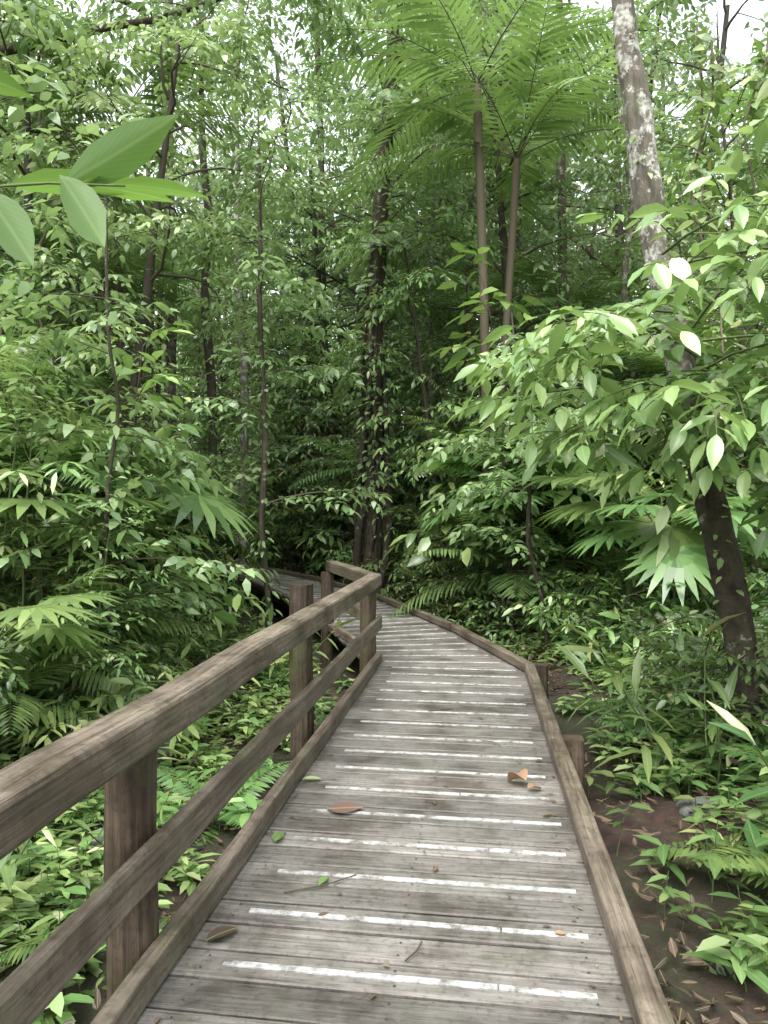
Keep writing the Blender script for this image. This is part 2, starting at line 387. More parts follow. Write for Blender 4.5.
def make_litter(n,size):
    mb=MB()
    for s in range(n):
        x,y=R.uniform(-size,size),R.uniform(-size,size); a=R.random()*6.28; L=R.uniform(.025,.08)
        mb.leaf((x,y,R.uniform(.0,.025)),V(math.cos(a),math.sin(a),g(.2)),UP+V(g(.35),g(.35),0),L,L*R.uniform(.25,.5),0,1,g(.2),g(.4))
    return mb
def make_vine(h):
    mb=MB(); P=[V(g(.06)+.15*math.sin(i*1.1),g(.06)+.15*math.cos(i*.8),h*i/10) for i in range(11)]; P,rr=smooth_path(P,[.012]*11,2)
    tube(mb,P,rr,5,1)
    for i in range(150):
        q=at(P,R.random()); a=R.random()*6.28
        mb.leaf(q+V(g(.08),g(.08),0),V(math.cos(a),math.sin(a),-.6),UP+V(g(.4),g(.4),0),.18*(.6+.6*R.random()),.09,0,0,.2,.2)
    return mb

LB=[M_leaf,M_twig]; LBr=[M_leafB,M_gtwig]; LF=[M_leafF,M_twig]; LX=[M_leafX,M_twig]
meshes={
 'sapA':make_sapling(3.4,.12,.4,26,.95).freeze(LB),
 'sapB':make_sapling(2.6,.1,.36,24,.8).freeze(LBr),
 'sapC':make_sapling(4.4,.15,.3,26,1.1,.3).freeze(LB),
 'sapD':make_sapling(3.0,.2,.24,17,.95,.25).freeze(LBr),
 'sapE':make_sapling(3.6,.24,.48,13,1.1,.3).freeze(LB),
 'shrA':make_shrub(1.1,.09,.42,6).freeze(LB),
 'shrB':make_shrub(.9,.14,.32,5).freeze(LBr),
 'treeA':make_tree(11,108,.18,.42,.08).freeze(LF),
 'treeB':make_tree(13,120,.15,.45,.1,.14,2.6).freeze(LF),
 'treeC':make_tree(9,92,.22,.32,.06,.08,2.0).freeze(LB),
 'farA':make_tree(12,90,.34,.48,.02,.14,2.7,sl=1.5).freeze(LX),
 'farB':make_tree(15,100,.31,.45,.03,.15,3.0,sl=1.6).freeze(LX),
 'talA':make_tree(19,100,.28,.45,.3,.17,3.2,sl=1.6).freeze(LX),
 'palmA':make_palm(.6,11,1.7,.42,.04).freeze([M_palm,M_gtwig]),
 'palmB':make_palm(2.6,12,2.0,.5,.045).freeze([M_palm,M_gtwig]),
 'palmC':make_palm(6.0,12,2.1,.55,.05,.05).freeze([M_palm,M_twig]),
 'fanA':make_fan(1.3,11,.6).freeze([M_palm,M_gtwig]),
 'fernA':make_fern(9,.75).freeze([M_fern,M_gtwig]),
 'lanA':make_lance(7,.8,.26).freeze([M_leaf,M_gtwig]),
 'lanB':make_lance(6,.6,.22,.26).freeze(LBr),
 'rosA':make_rosette(16,.9,.14).freeze([M_leaf,M_gtwig]),
 'gndA':make_ground(30,.6,.22,.09,.42).freeze([M_leaf,M_gtwig]),
 'gndB':make_ground(24,.6,.3,.11,.35).freeze(LBr),
 'litA':make_litter(330,.7).freeze([M_dead]),
 'litB':make_litter(330,.7).freeze([M_dead]),
 'vinA':make_vine(6).freeze([M_leaf,M_twig]),
}

# ---------------------------------------------------------------- path definition
PL=[(-.97,-3),(-.97,6.6),(-1.62,8.2),(-3.0,11.2),(-4.6,14.0),(-6.6,16.6),(-9.2,19.0)]
PR=[(.48,-3),(.36,6.6),(-.40,8.75),(-1.8,11.85),(-3.5,14.8),(-5.6,17.5),(-8.3,20.1)]
PC=[((a[0]+b[0])/2,(a[1]+b[1])/2) for a,b in zip(PL,PR)]
def dpath(x,y):
    best=99
    for a,b in zip(PC[:-1],PC[1:]):
        dx,dy=b[0]-a[0],b[1]-a[1]; t=max(0,min(1,((x-a[0])*dx+(y-a[1])*dy)/(dx*dx+dy*dy)))
        best=min(best,math.hypot(x-a[0]-t*dx,y-a[1]-t*dy))
    return best
def gz(x,y):
    d=math.hypot(x,y)
    z=-.42+.16*noise.noise(V(x*.35,y*.35,1))+.05*noise.noise(V(x*1.6,y*1.6,4))+.018*noise.noise(V(x*6,y*6,8))
    if x>0: z+=.16*min(1,x)
    dp=dpath(x,y); z+= .25*max(0,min(1,(dp-2.0)/4))
    if d>20: z+=min((d-20)*.09,6)
    return z

def ground():
    n=230; s=np.linspace(-1,1,n); c=150*np.sinh(5*s)/math.sinh(5)
    vs=[(x,y+5,gz(x,y+5)) for y in c for x in c]
    i=np.arange(n-1); a=(i[:,None]*n+i[None]).ravel()
    q=np.stack([a,a+1,a+n+1,a+n],1)
    mb=MB(); mb.add(vs,[q],0,.5,(0,0,0))
    m,nt,nd,ln=newmat('forest_floor')
    ob=nd.new('ShaderNodeTexCoord').outputs['Object']
    n1=noise_tex(nd,ln,ob,9,9,.7); r1=ramp(nd,[(.3,(.016,.01,.007)),(.5,(.045,.024,.017)),(.7,(.09,.05,.034))]); ln.new(n1.outputs[0],r1.inputs[0])
    vo=nd.new('ShaderNodeTexVoronoi'); vo.inputs['Scale'].default_value=24; ln.new(ob,vo.inputs['Vector'])
    c=mixc(nd,ln,.35,r1.outputs[0],vo.outputs['Color'],'MULTIPLY')
    n2=noise_tex(nd,ln,ob,.9,5); r2=ramp(nd,[(.42,(0,0,0)),(.56,(.6,.6,.6))]); ln.new(n2.outputs[0],r2.inputs[0])
    c=mixc(nd,ln,r2.outputs[0],c,(.03,.045,.015))
    bs=nd.new('ShaderNodeBsdfPrincipled'); bs.inputs['Roughness'].default_value=.9; ln.new(c,bs.inputs['Base Color'])
    bp=nd.new('ShaderNodeBump'); bp.inputs['Distance'].default_value=.05; ln.new(n1.outputs[0],bp.inputs['Height']); ln.new(bp.outputs[0],bs.inputs['Normal'])
    o=nd.new('ShaderNodeOutputMaterial'); ln.new(bs.outputs[0],o.inputs[0])
    ob=bpy.data.objects.new('ground',mb.mesh('ground',[m])); sc.collection.objects.link(ob)
ground()

def empty(name,loc=(0,0,0)):
    e=bpy.data.objects.new(name,None); e.location=loc; e.empty_display_size=.2; sc.collection.objects.link(e); return e
def obj(name,mesh,parent=None,loc=(0,0,0),rot=(0,0,0),sc_=1):
    o=bpy.data.objects.new(name,mesh); o.location=loc; o.rotation_euler=rot; o.scale=(sc_,)*3
    sc.collection.objects.link(o)
    if parent: o.parent=parent
    return o

# ---------------------------------------------------------------- timber helpers
def prism(mb,c4,zt,th,bev,mat,rnd,tilt=0):
    c=[Vector((p[0],p[1],0)) for p in c4]; off=rnd*37
    def uvof(p,z):
        ax=(c[1]-c[0]).normalized(); q=p-c[0]; return (q.dot(ax)+off, V(-ax.y,ax.x,0).dot(q)+off*.7, z)
    vs=[];uv=[]
    for ins,z in ((bev,zt),(0,zt-bev),(0,zt-th)):
        for k in range(4):
            a=c[k]; e1=(c[(k+1)%4]-a).normalized(); e2=(c[(k-1)%4]-a).normalized()
            p=a+(e1+e2)*ins; zz=z+(tilt if k in (1,2) else -tilt)
            vs.append((p.x,p.y,zz)); uv.append(uvof(p,zz))
    F=[(0,1,2,3),(11,10,9,8)]
    for r in (0,4):
        for k in range(4): F.append((r+k,r+4+k,r+4+(k+1)%4,r+(k+1)%4))
    mb.add(vs,[F],mat,rnd,uv,False)
def beam(mb,p0,p1,w,h,bev,mat,rnd=None,segs=8,wob=.003,up=UP):
    p0=Vector(p0);p1=Vector(p1); ax=(p1-p0); L=ax.length; ax.normalize()
    s=ax.cross(up).normalized(); u=s.cross(ax)
    if rnd is None: rnd=R.random()
    a,b=w/2,h/2; sec=[(-a,-b+bev),(-a,b-bev),(-a+bev*.35,b-bev*.35),(-a+bev,b),(a-bev,b),(a-bev*.35,b-bev*.35),(a,b-bev),(a,-b+bev),(a-bev*.35,-b+bev*.35),(a-bev,-b),(-a+bev,-b),(-a+bev*.35,-b+bev*.35)]
    k=len(sec); vs=[];uv=[]
    for i in range(segs+1):
        t=i/segs
        o=s*(wob*noise.noise(V(t*L*1.2,rnd*50,0)))+u*(wob*noise.noise(V(t*L*1.2,rnd*50,7)))
        for j,(x,y) in enumerate(sec):
            e=1.0 if 0<i<segs else .985
            x2=x*e+wob*.5*noise.noise(V(t*L*3,j*.7,rnd*9)); y2=y*e+wob*.5*noise.noise(V(t*L*3,j*.7,rnd*9+3))
            vs.append(p0+ax*(L*t)+o+s*x2+u*y2); uv.append((L*t+rnd*37,x+rnd*11,y))
    q=[(i*k+j,i*k+(j+1)%k,(i+1)*k+(j+1)%k,(i+1)*k+j) for i in range(segs) for j in range(k)]
    mb.add(vs,[q],mat,rnd,uv,False)
    mb.add(vs[:k],[[list(range(k-1,-1,-1))]],mat,rnd,uv[:k],False)
    mb.add(vs[-k:],[[list(range(k))]],mat,rnd,uv[-k:],False)

# ---------------------------------------------------------------- boardwalk
def pl_at(P,i,t): return (P[i][0]*(1-t)+P[i+1][0]*t, P[i][1]*(1-t)+P[i+1][1]*t)
bw=empty('boardwalk')
planks=MB(); strips=MB(); nails=MB(); kerb=MB(); under=MB()
BW=.1493
stations=[]
y=2.22-BW/2-BW*32
while y<6.55:
    t=(y+3)/9.6; stations.append((pl_at(PL,0,t),pl_at(PR,0,t))); y+=BW
for i in range(1,6):
    Lc=math.dist(PC[i],PC[i+1]); n=max(1,round(Lc/BW))
    for k in range(n): stations.append((pl_at(PL,i,k/n),pl_at(PR,i,k/n)))
def lp(a,b,t): return (a[0]+(b[0]-a[0])*t,a[1]+(b[1]-a[1])*t)
for i in range(len(stations)-1):
    (l0,r0),(l1,r1)=stations[i],stations[i+1]
    gap=R.uniform(.03,.06)
    a=lp(lp(l0,r0,-.03),lp(l1,r1,-.03),gap); d_=lp(lp(l0,r0,-.03),lp(l1,r1,-.03),1-gap)
    b=lp(lp(l0,r0,1.03),lp(l1,r1,1.03),gap); c=lp(lp(l0,r0,1.03),lp(l1,r1,1.03),1-gap)
    zt=g(.0014); rn=R.random()
    prism(planks,[a,b,c,d_],zt,.035,.005,0,rn,g(.0012))
    if i%2==0:
        j0,j1=.1+g(.007),.955+g(.008); tw=g(.012)
        def q(u,v): return lp(lp(l0,r0,u),lp(l1,r1,u),v)
        cut=R.uniform(.6,.8) if R.random()<.6 else None
        segs=[(j0,j1)] if cut is None else [(j0,cut-.002),(cut+.002,j1)]
        for s0,s1 in segs:
            w=.085; o=g(.012)
            prism(strips,[q(s0,.5-w+o),q(s1,.5-w+o+tw),q(s1,.5+w+o+tw),q(s0,.5+w+o)],zt+.0055,.006,.0012,0,R.random())
    for u in (.06,.5,.94):
        for v in (.25,.75):
            p=lp(lp(l0,r0,u+g(.004)),lp(l1,r1,u),v+g(.03)); k=8; rr=.0045
            nails.add([(p[0]+rr*math.cos(6.283*m/k),p[1]+rr*math.sin(6.283*m/k),zt+.0028) for m in range(k)],[[list(range(k))]],0,.5,(0,0,0),False)
m,nt,nd,ln=newmat('anti_slip_strip')
po=nd.new('ShaderNodeNewGeometry').outputs['Position']; n1=noise_tex(nd,ln,po,14,6,.75); r1=ramp(nd,[(.36,(.11,.1,.085)),(.48,(.29,.29,.27)),(.62,(.47,.48,.47))]); ln.new(n1.outputs[0],r1.inputs[0])
n2=noise_tex(nd,ln,po,420,2); bs=nd.new('ShaderNodeBsdfPrincipled'); bs.inputs['Roughness'].default_value=.7; ln.new(r1.outputs[0],bs.inputs['Base Color'])
bp=nd.new('ShaderNodeBump'); bp.inputs['Distance'].default_value=.002; ln.new(n2.outputs[0],bp.inputs['Height']); ln.new(bp.outputs[0],bs.inputs['Normal'])
o=nd.new('ShaderNodeOutputMaterial'); ln.new(bs.outputs[0],o.inputs[0]); M_strip=m
m,nt,nd,ln=newmat('nail_steel'); bs=nd.new('ShaderNodeBsdfPrincipled'); bs.inputs['Base Color'].default_value=(.09,.08,.07,1); bs.inputs['Roughness'].default_value=.5; bs.inputs['Metallic'].default_value=.6
o=nd.new('ShaderNodeOutputMaterial'); ln.new(bs.outputs[0],o.inputs[0]); M_nail=m
obj('deck_planks',planks.mesh('deck_planks',[M_deck]),bw)
obj('anti_slip_strips',strips.mesh('anti_slip_strips',[M_strip]),bw)
obj('nail_heads',nails.mesh('nail_heads',[M_nail]),bw)
def offs(P,k):
    out=[]
    for i,(x,y) in enumerate(P):
        c=PC[i]; d=math.hypot(x-c[0],y-c[1]); out.append((x+(x-c[0])/d*k,y+(y-c[1])/d*k))
    return out
KR=offs(PR,.045); KL=offs(PL,.045)
brk=[(KR[0],lp(KR[0],KR[1],.45)),(lp(KR[0],KR[1],.4515),lp(KR[0],KR[1],.79)),(lp(KR[0],KR[1],.7915),KR[1])]
for a,b in brk: beam(kerb,(*a,.05),(*b,.05),.09,.085,.012,0,segs=10)
for i in range(1,6): beam(kerb,(*lp(KR[i],KR[i+1],.008),.05),(*lp(KR[i],KR[i+1],.995),.05),.09,.085,.012,0,segs=8)
for i in range(2,6): beam(kerb,(*lp(KL[i],KL[i+1],.008),.05),(*lp(KL[i],KL[i+1],.995),.05),.09,.085,.012,0,segs=8)
obj('edge_kerb',kerb.mesh('edge_kerb',[M_rail]),bw)
for fr in (.12,.5,.88):
    for i in range(6):
        a=lp(PL[i],PR[i],fr); b=lp(PL[i+1],PR[i+1],fr); beam(under,(*a,-.125),(*b,-.125),.06,.17,.006,0)
for a in (-.6,2.25,4.55,6.75):
    t=(a+3)/9.6; l=pl_at(PL,0,t); r=pl_at(PR,0,t)
    beam(under,(l[0]-.05,a,-.3),(r[0]+.06,a,-.3),.07,.16,.006,0)
    if a>4: beam(under,(r[0]+.165,a+.08,-.9),(r[0]+.165,a+.08,.035),.13,.13,.02,0,up=V(0,1,0))
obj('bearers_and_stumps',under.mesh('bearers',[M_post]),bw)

# ---------------------------------------------------------------- railing
rl=empty('wooden_railing'); rails=MB(); posts=MB()
beam(rails,(-1.055,-2.6,.785),(-1.055,4.66,.787),.14,.13,.02,0,.55,24,.008)
beam(rails,(-1.055,4.668,.787),(-1.055,6.93,.787),.135,.13,.02,0,.8,10,.006)
beam(rails,(-1.0,-2.6,.385),(-1.0,4.69,.385),.045,.125,.01,0,.35,24,.006)
beam(rails,(-1.0,4.698,.385),(-1.0,6.9,.385),.045,.125,.01,0,.7,10,.006)
beam(rails,(-1.0,-2.6,.055),(-1.0,4.69,.055),.06,.1,.01,0,.25,24,.006)
beam(rails,(-1.0,4.698,.055),(-1.0,6.85,.055),.06,.1,.01,0,.6,10,.006)
a=V(-1.08,6.96,0); b=V(-1.87,8.72,0)
for z,w,h in ((.787,.13,.13),(.385,.045,.125),(.055,.06,.1)):
    beam(rails,a+V(0,0,z),b+V(0,0,z),w,h,.012,0,None,8,.005)
for x,y,zt in ((-1.105,-.35,.718),(-1.105,2.155,.718),(-1.205,4.68,.97),(-1.11,6.87,.718),(-1.9,8.62,.718)):
    beam(posts,(x,y,-1.0),(x,y,zt),.15,.15,.05,0,None,14,.014,up=V(.1,1,0))
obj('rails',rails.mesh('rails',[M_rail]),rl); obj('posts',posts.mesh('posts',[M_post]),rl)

# ---------------------------------------------------------------- hero trees
def heroTrunk(name,pts,rad,mat,sides=18,sub=7,rough=.22,extra=None):
    e=empty(name); mb=MB(); P,r=smooth_path(pts,rad,sub); tube(mb,P,r,sides,0,rough=rough)
    if extra: extra(mb)
    obj('trunk',mb.mesh(name+'_trunk',[mat]),e); return e
TR=[(1.98,5.33,-.6),(1.864,5.307,-.13),(1.761,5.292,.57),(1.59,5.269,1.4),(1.452,5.25,1.957),(1.294,5.228,2.79),(1.177,5.211,3.276),(1.128,5.205,3.62),(1.039,5.192,4.32),(.95,5.18,5.01),(.86,5.15,7),(.8,5.1,9.5)]
t_right=heroTrunk('leaning_tree',TR,[.15,.11,.098,.09,.09,.085,.088,.098,.082,.075,.065,.05],M_barkH,24,10,.35)
def cen(mb):
    for k in range(8):
        a=k*.8; P=[];rr=[]
        for i in range(9):
            z=-.5+i*.8; w=(.34-.03*i)*(1+.35*math.sin(k*2.3)); an=a+i*.35+math.sin(k+i)*.3
            P.append((-2.15+math.cos(an)*w,13.9+math.sin(an)*w,z)); rr.append(.08-.006*i)
        P,rr=smooth_path(P,rr,3); tube(mb,P,rr,8,0,rough=.3)
fig=heroTrunk('strangler_fig_tree',[(-2.2,13.9,-.6),(-2.12,13.9,2),(-2.1,13.9,5),(-1.95,13.9,8),(-1.7,13.9,11),(-1.75,13.9,16)],[.22,.17,.15,.15,.15,.12],M_barkD,extra=cen)
cl=MB()
for i in range(1500):
    z=R.uniform(1.8,12) ; a=R.random()*6.28; r=.2+abs(g(.28))*(1+.8*math.sin(z*1.7))
    cl.leaf((-2.1+.03*(z-2)+math.cos(a)*r,13.9+math.sin(a)*r,z),V(math.cos(a),math.sin(a),-.5+g(.3)),UP+V(g(.4),g(.4),0),R.uniform(.12,.26),R.uniform(.06,.1),0,0,.2,.2)
for z in (4.2,6.6,9.2):
    for i in range(12):
        a=R.random()*6.28; frond(cl,V(-2.1+.03*(z-2)+math.cos(a)*.15,13.9+math.sin(a)*.15,z),V(math.cos(a),math.sin(a),.5),1.0+.5*R.random(),18,.3,.045,0,0,1.6,0,.008)
for i in range(22):
    z=R.uniform(5,13); a=R.random()*6.28
    spray(cl,V(-2.0+.03*(z-2),13.9,z),V(math.cos(a),math.sin(a),.4),R.uniform(1.2,2.2),.18,.42,0,0,1,.5,tw=False)
obj('climbing_leaves',cl.mesh('climbing_leaves',[M_leafF,M_twig]),fig)
def px(pxx,py,d):  # survey (bearing, elevation, distance) -> world metres
    r=(pxx-384)/720*d; return V(.9905*r-.1375*d,.1375*r+.9905*d,1.45-(py-513)/720*d)
def straight(name,x0,y0,x1,y1,d,r0,r1,mat,fol=1.0):
    a=px(x0,y0,d); b=px(x1,y1,d); a.z=gz(a.x,a.y)-.3
    P=[a.lerp(b,i/6)+V(g(.05),g(.05),0)*min(i,1) for i in range(7)]; top=P[-1]+(P[-1]-P[0])*.3; P.append(top)
    e=heroTrunk(name,P,[r0*(1-i/7)+r1*i/7 if i<7 else .01 for i in range(8)],mat,12,4)
    c=MB(); H=top.z-P[0].z
    for i in range(int((10+H*1.6)*fol)):
        t=R.uniform(.3,1.0) if fol==1 else R.uniform(.75,1); q=at(P,t); an=R.random()*6.28
        spray(c,q,V(math.cos(an),math.sin(an),.4+g(.2)),R.uniform(.5,1.3)*(1 if H<7 else 1.4),.15,.42,0,0,1,.5,tw=False)
    for i in range(int(30*H*fol)):
        t=R.uniform(.08,.95); q=at(P,t); an=R.random()*6.28; r=r0+abs(g(.09))
        c.leaf(q+V(math.cos(an)*r,math.sin(an)*r,0),V(math.cos(an),math.sin(an),-.5+g(.3)),UP+V(g(.4),g(.4),0),R.uniform(.07,.17),R.uniform(.04,.07),0,0,.2,.2)
    obj('foliage',c.mesh(name+'_foliage',[M_leafF,M_twig]),e)
for (x0,y0,x1,y1,d,r0,r1,mt,fo) in [(268,600,262,240,9.5,.045,.025,M_barkD,1),(210,600,205,140,13,.09,.06,M_barkD,1),(545,640,520,400,8.5,.032,.02,M_barkD,1),(570,600,560,60,15,.11,.08,M_barkD,1),
   (512,600,505,420,10,.03,.02,M_barkD,1),(115,680,112,330,5.5,.02,.012,M_barkD,1),(170,560,168,0,17,.15,.11,M_barkL,.4),(60,560,40,100,14,.1,.08,M_barkD,1),
   (478,580,486,-20,16.5,.11,.08,M_barkL,.4),(330,570,318,-20,18.5,.1,.07,M_barkD,.4),(640,590,622,120,12,.06,.04,M_barkL,.4),(243,570,236,-20,16,.1,.07,M_barkL,.4),(430,575,436,60,15.5,.05,.035,M_barkL,.4)]:
    straight('slender_tree' if r0<.09 else 'rainforest_tree',x0,y0,x1,y1,d,r0,r1,mt,fo)

ob_=MB()
for (a,dr,l) in [((1.4,5.2,2.3),(-1,-.35,.12),1.6),((1.42,5.1,2.5),(-.8,-.9,.25),1.8),((1.5,5.1,2.05),(-.25,-1,.3),1.7),((1.3,5.1,2.8),(-1,-.6,.1),1.6),((1.45,5.1,2.4),(.2,-1,.25),1.8),((1.5,5.1,2.2),(.7,-1,.3),1.6),
   ((1.4,5.1,2.6),(1,-.3,.2),1.5),((1.4,5.1,2.3),(-1,-1,.15),1.5),((1.4,5.1,2.7),(.0,-1,.2),1.6),((1.5,5.1,2.3),(.4,-1,.1),1.3),((1.3,5.1,2.6),(-.5,-1,.1),1.4),((1.7,5.0,2.5),(.6,-1,.0),1.6),((1.4,5.1,2.4),(-.1,-1,-.1),1.1),((1.6,5.1,2.0),(.5,-1,.1),1.4),((1.4,5.1,2.1),(-.9,-.5,.1),1.2),
   ((1.4,5.1,2.35),(-.05,-1,.1),1.5),((1.5,5.1,2.0),(.1,-1,.15),1.2),((1.45,5.2,2.1),(-.5,-.6,.0),1.1),((1.2,5.1,3.2),(.3,-1,.1),1.5),((1.2,5.1,3.1),(1,-.8,.1),1.6),
   ((2.9,5.0,3.2),(-.8,-.8,.1),1.5),((2.9,5.0,3.8),(-.9,-.6,.1),1.6),((2.8,4.8,4.4),(-.9,-.6,.0),1.6),((2.6,4.6,2.9),(-.7,-.8,-.1),1.3),((2.5,4.8,1.9),(-.6,-.8,.2),1.2),((2.5,4.8,1.6),(-.8,-.5,.2),1.1)]:
    spray(ob_,a,dr,l,.185,.38,0,2,1,.6,1.2,.011)
for i in range(90):
    k=R.choice((1,2,2,3,3,4,5,7,8)); t=R.random(); q=Vector(TR[k]).lerp(Vector(TR[k+1]),t); a=R.random()*6.28
    ob_.leaf(q+V(math.cos(a)*.09,math.sin(a)*.09,0),V(math.cos(a),math.sin(a),-.3+g(.4)),UP+V(g(.4),g(.4),0),R.uniform(.05,.12),R.uniform(.03,.055),0,1,.2,.2)
obj('leafy_branches',ob_.mesh('leafy_branches',LBr),t_right)

hb=empty('overhanging_tree'); mb=MB(); c=MB()
P,rr=smooth_path([(-9.5,8.5,-.5),(-9.3,8.6,4),(-9.0,8.8,8),(-8.6,9,12),(-8.4,9.2,16)],[.3,.24,.2,.16,.08],5); tube(mb,P,rr,12,0,rough=.25)
for (s,d,L) in (((-9.0,8.8,7.4),(1,.35,.25),7),((-8.9,8.8,8.6),(1,.1,.3),7.5),((-8.7,9,10),(.9,.6,.2),7),((-9.1,8.7,6.4),(.8,-.3,.2),4.5),((-9.1,8.7,5.2),(.7,.8,.2),5)):
    lp_=bend(V(*s),V(*d),L,9,.12,.1); tube(mb,lp_,[.1*(1-.095*i) for i in range(10)],8,0,rough=.2)
    for i in range(int(L*4)):
        q=at(lp_,R.uniform(.2,1)); an=R.random()*6.28; spray(c,q,V(math.cos(an),math.sin(an),.1+g(.4)),R.uniform(.8,1.6),.16,.42,0,0,1,.6,tw=False)
obj('trunk_and_boughs',mb.mesh('trunk_and_boughs',[M_barkD]),hb); obj('foliage',c.mesh('bough_foliage',[M_leafF,M_twig]),hb)

tw=MB()
tube(tw,[(-.95,.98,1.93),(-.793,1.0,1.943),(-.66,1.02,1.953),(-.543,1.035,1.948)],[.003,.0026,.002,.0015],6,1)
def lf(p,t,w,n=(0,.8,.6),dr=.1,fold=.25):
    p=Vector(p);t=Vector(t); tw.leaf(p,t-p,Vector(n),(t-p).length,w,0,2,dr,fold,R.uniform(.2,.9))
lf((-.637,1.024,1.951),(-.465,1.06,2.06),.066,(.2,.9,.5)); lf((-.642,1.02,1.965),(-.545,1.0,1.835),.062,(-.3,.9,.5)); lf((-.76,1.008,1.943),(-.65,.99,1.81),.066,(-.3,.9,.5))
lf((-.62,1.024,1.951),(-.52,1.15,1.985),.05,(0,.5,1)); lf((-.56,1.03,1.95),(-.43,1.08,1.955),.035,(0,.4,1)); lf((-.72,1.01,1.95),(-.58,1.1,1.99),.045,(0,.6,.8))
lf((-.82,1.0,2.14),(-.7,1.05,2.11),.045,(0,.6,.8)); lf((-.88,1.0,2.0),(-.76,1.05,2.03),.04,(0,.6,.8))
obj('overhanging_twig',tw.mesh('overhanging_twig',[M_leafN,M_gtwig]))

# ---------------------------------------------------------------- planting (each mass = one merged mesh)
groups={k:[MB(),[]] for k in ('understory_saplings','shrub_foliage','forest_canopy','palm_fronds','fern_foliage','broadleaf_herbs','ground_cover','leaf_litter','climbing_vines')}
def put(grp,key,x,y,s=1.0,dz=0,tilt=.06):
    t=meshes[key]; mb,ml=groups[grp]
    M=np.array(Euler((g(tilt),g(tilt),R.random()*6.283)).to_matrix(),np.float32)*(s*(.88+.24*R.random()))
    Vt=t['V']@M.T+np.array((x,y,gz(x,y)+dz),np.float32)
    mmap=[]
    for m in t['mats']:
        if m not in ml: ml.append(m)
        mmap.append(ml.index(m))
    base=mb.n; k=len(Vt)
    mb.v.append(Vt); mb.rnd.append(t['rnd']); mb.uvw.append(t['uvw']); mb.inst.append(np.full(k,R.random(),np.float32))
    for F,m,q in t['F']: mb.f.append((F+base,mmap[m],q))
    mb.n+=k
def ok(x,y,rad,tall=True):
    if dpath(x,y)<.85+rad: return False
    if y>0 and y<15:
        q=x/y
        if tall and x<0 and y<=8 and q>-.37-rad/max(y,1)*.85: return False
        if tall and 8<y and -.37-rad/y*.6<q<-.1 and x< -.6-.5*(y-8.5): return False
    return True
def scatter(grp,keys,n,xr,yr,rad,smin=.8,smax=1.2,tall=True,dmax=None,dmin=0):
    c=0;t=0
    while c<n and t<n*30:
        t+=1; x=R.uniform(*xr); y=R.uniform(*yr)
        if y>-2 and not ok(x,y,rad,tall): continue
        if math.hypot(x,y)<max(1.3+rad,dmin): continue
        if dmax and dpath(x,y)>dmax: continue
        put(grp,R.choice(keys),x,y,R.uniform(smin,smax)); c+=1
scatter('leaf_litter',['litA','litB'],70,(-5,4),(-1,13),.0,1,1.1,False,3.5)
scatter('ground_cover',['gndA','gndB'],160,(-7,6),(0,16),.6,.7,1.3,False)
scatter('ground_cover',['gndA','gndB'],60,(1.1,3.2),(1,9),.62,.7,1.3,False)
scatter('ground_cover',['gndA','gndB'],50,(-4,-1.4),(1,9),.35,.7,1.2,False)
scatter('fern_foliage',['fernA'],50,(-6,-1.5),(1,12),.45,.5,1.1,False)
scatter('fern_foliage',['fernA'],14,(-3,-1.5),(1.5,4.5),.4,.5,.9,False)
scatter('fern_foliage',['fernA'],36,(1,5),(1,12),.6,.6,1.2,False)
scatter('broadleaf_herbs',['lanA','lanB'],80,(1.0,4),(1.9,10),.65,.6,1.2,False)
scatter('broadleaf_herbs',['lanA','lanB'],46,(-6,-1.6),(1.5,14),.5,.6,1.0,False)
scatter('broadleaf_herbs',['rosA'],14,(-6,6),(5,14),.9,.6,1.1,False)
scatter('shrub_foliage',['shrA','shrB'],50,(-7,-1.8),(2.5,12),.7,.7,1.1,dmin=3.2)
scatter('shrub_foliage',['shrA','shrB'],34,(1.6,7),(3.5,14),.95,.8,1.2)
scatter('shrub_foliage',['shrA','shrB'],46,(-3,3.5),(8.5,18),.8,.9,1.6)
scatter('shrub_foliage',['shrA','shrB'],50,(-14,12),(14,28),.8,1.4,2.4)
scatter('shrub_foliage',['shrA','shrB'],26,(-11,-1),(18.5,27),.6,1.6,2.6,False)
for x,y,s in ((-4.6,10.2,1.0),(-5.2,11.6,1.1),(-3.95,8.6,.8),(-5.9,12.8,1.2),(-6.9,14.6,1.3)): put('shrub_foliage',R.choice(['shrA','shrB']),x,y,s*1.2)
for x,y,k in ((-5.1,10.5,'sapB'),(-5.9,12.1,'sapA'),(-4.4,8.6,'sapD'),(-6.8,13.8,'sapA'),(-7.6,15.4,'sapC')): put('understory_saplings',k,x,y,1.0)
for x,y,k in ((-2.9,4.9,'sapB'),(-3.5,5.0,'sapD'),(2.6,4.3,'sapB'),(3.0,5.2,'sapE')): put('understory_saplings',k,x,y,.8)
for x,y,k,s in ((-4.1,6.3,'palmB',.75),(-3.3,4.6,'palmA',.6),(-5.6,7.8,'palmB',.9),(.9,11.2,'palmB',.9),(-.2,12.3,'palmB',1.0),(2.3,9.2,'palmA',1.0),(3.2,8.2,'palmB',.85),(-4.6,4.4,'palmA',.7),(1.2,13.5,'palmC',.8),(-6.2,10.5,'palmC',.8),(2.7,6.4,'palmA',.6),
   (-3.7,5.6,'fanA',1.0),(-2.9,3.9,'fanA',.7),(.6,10.2,'fanA',1.2),(1.9,8.0,'fanA',1.0),(-5.0,6.6,'fanA',1.3),(2.9,5.0,'fanA',.8)): put('palm_fronds',k,x,y,s)
scatter('palm_fronds',['fanA'],12,(-8,6),(7,15),1.0,1.0,1.6)
scatter('understory_saplings',['sapA','sapB','sapC','sapD','sapE'],38,(-9,-2.3),(3.6,13),.7,.8,1.2,dmin=4.8)
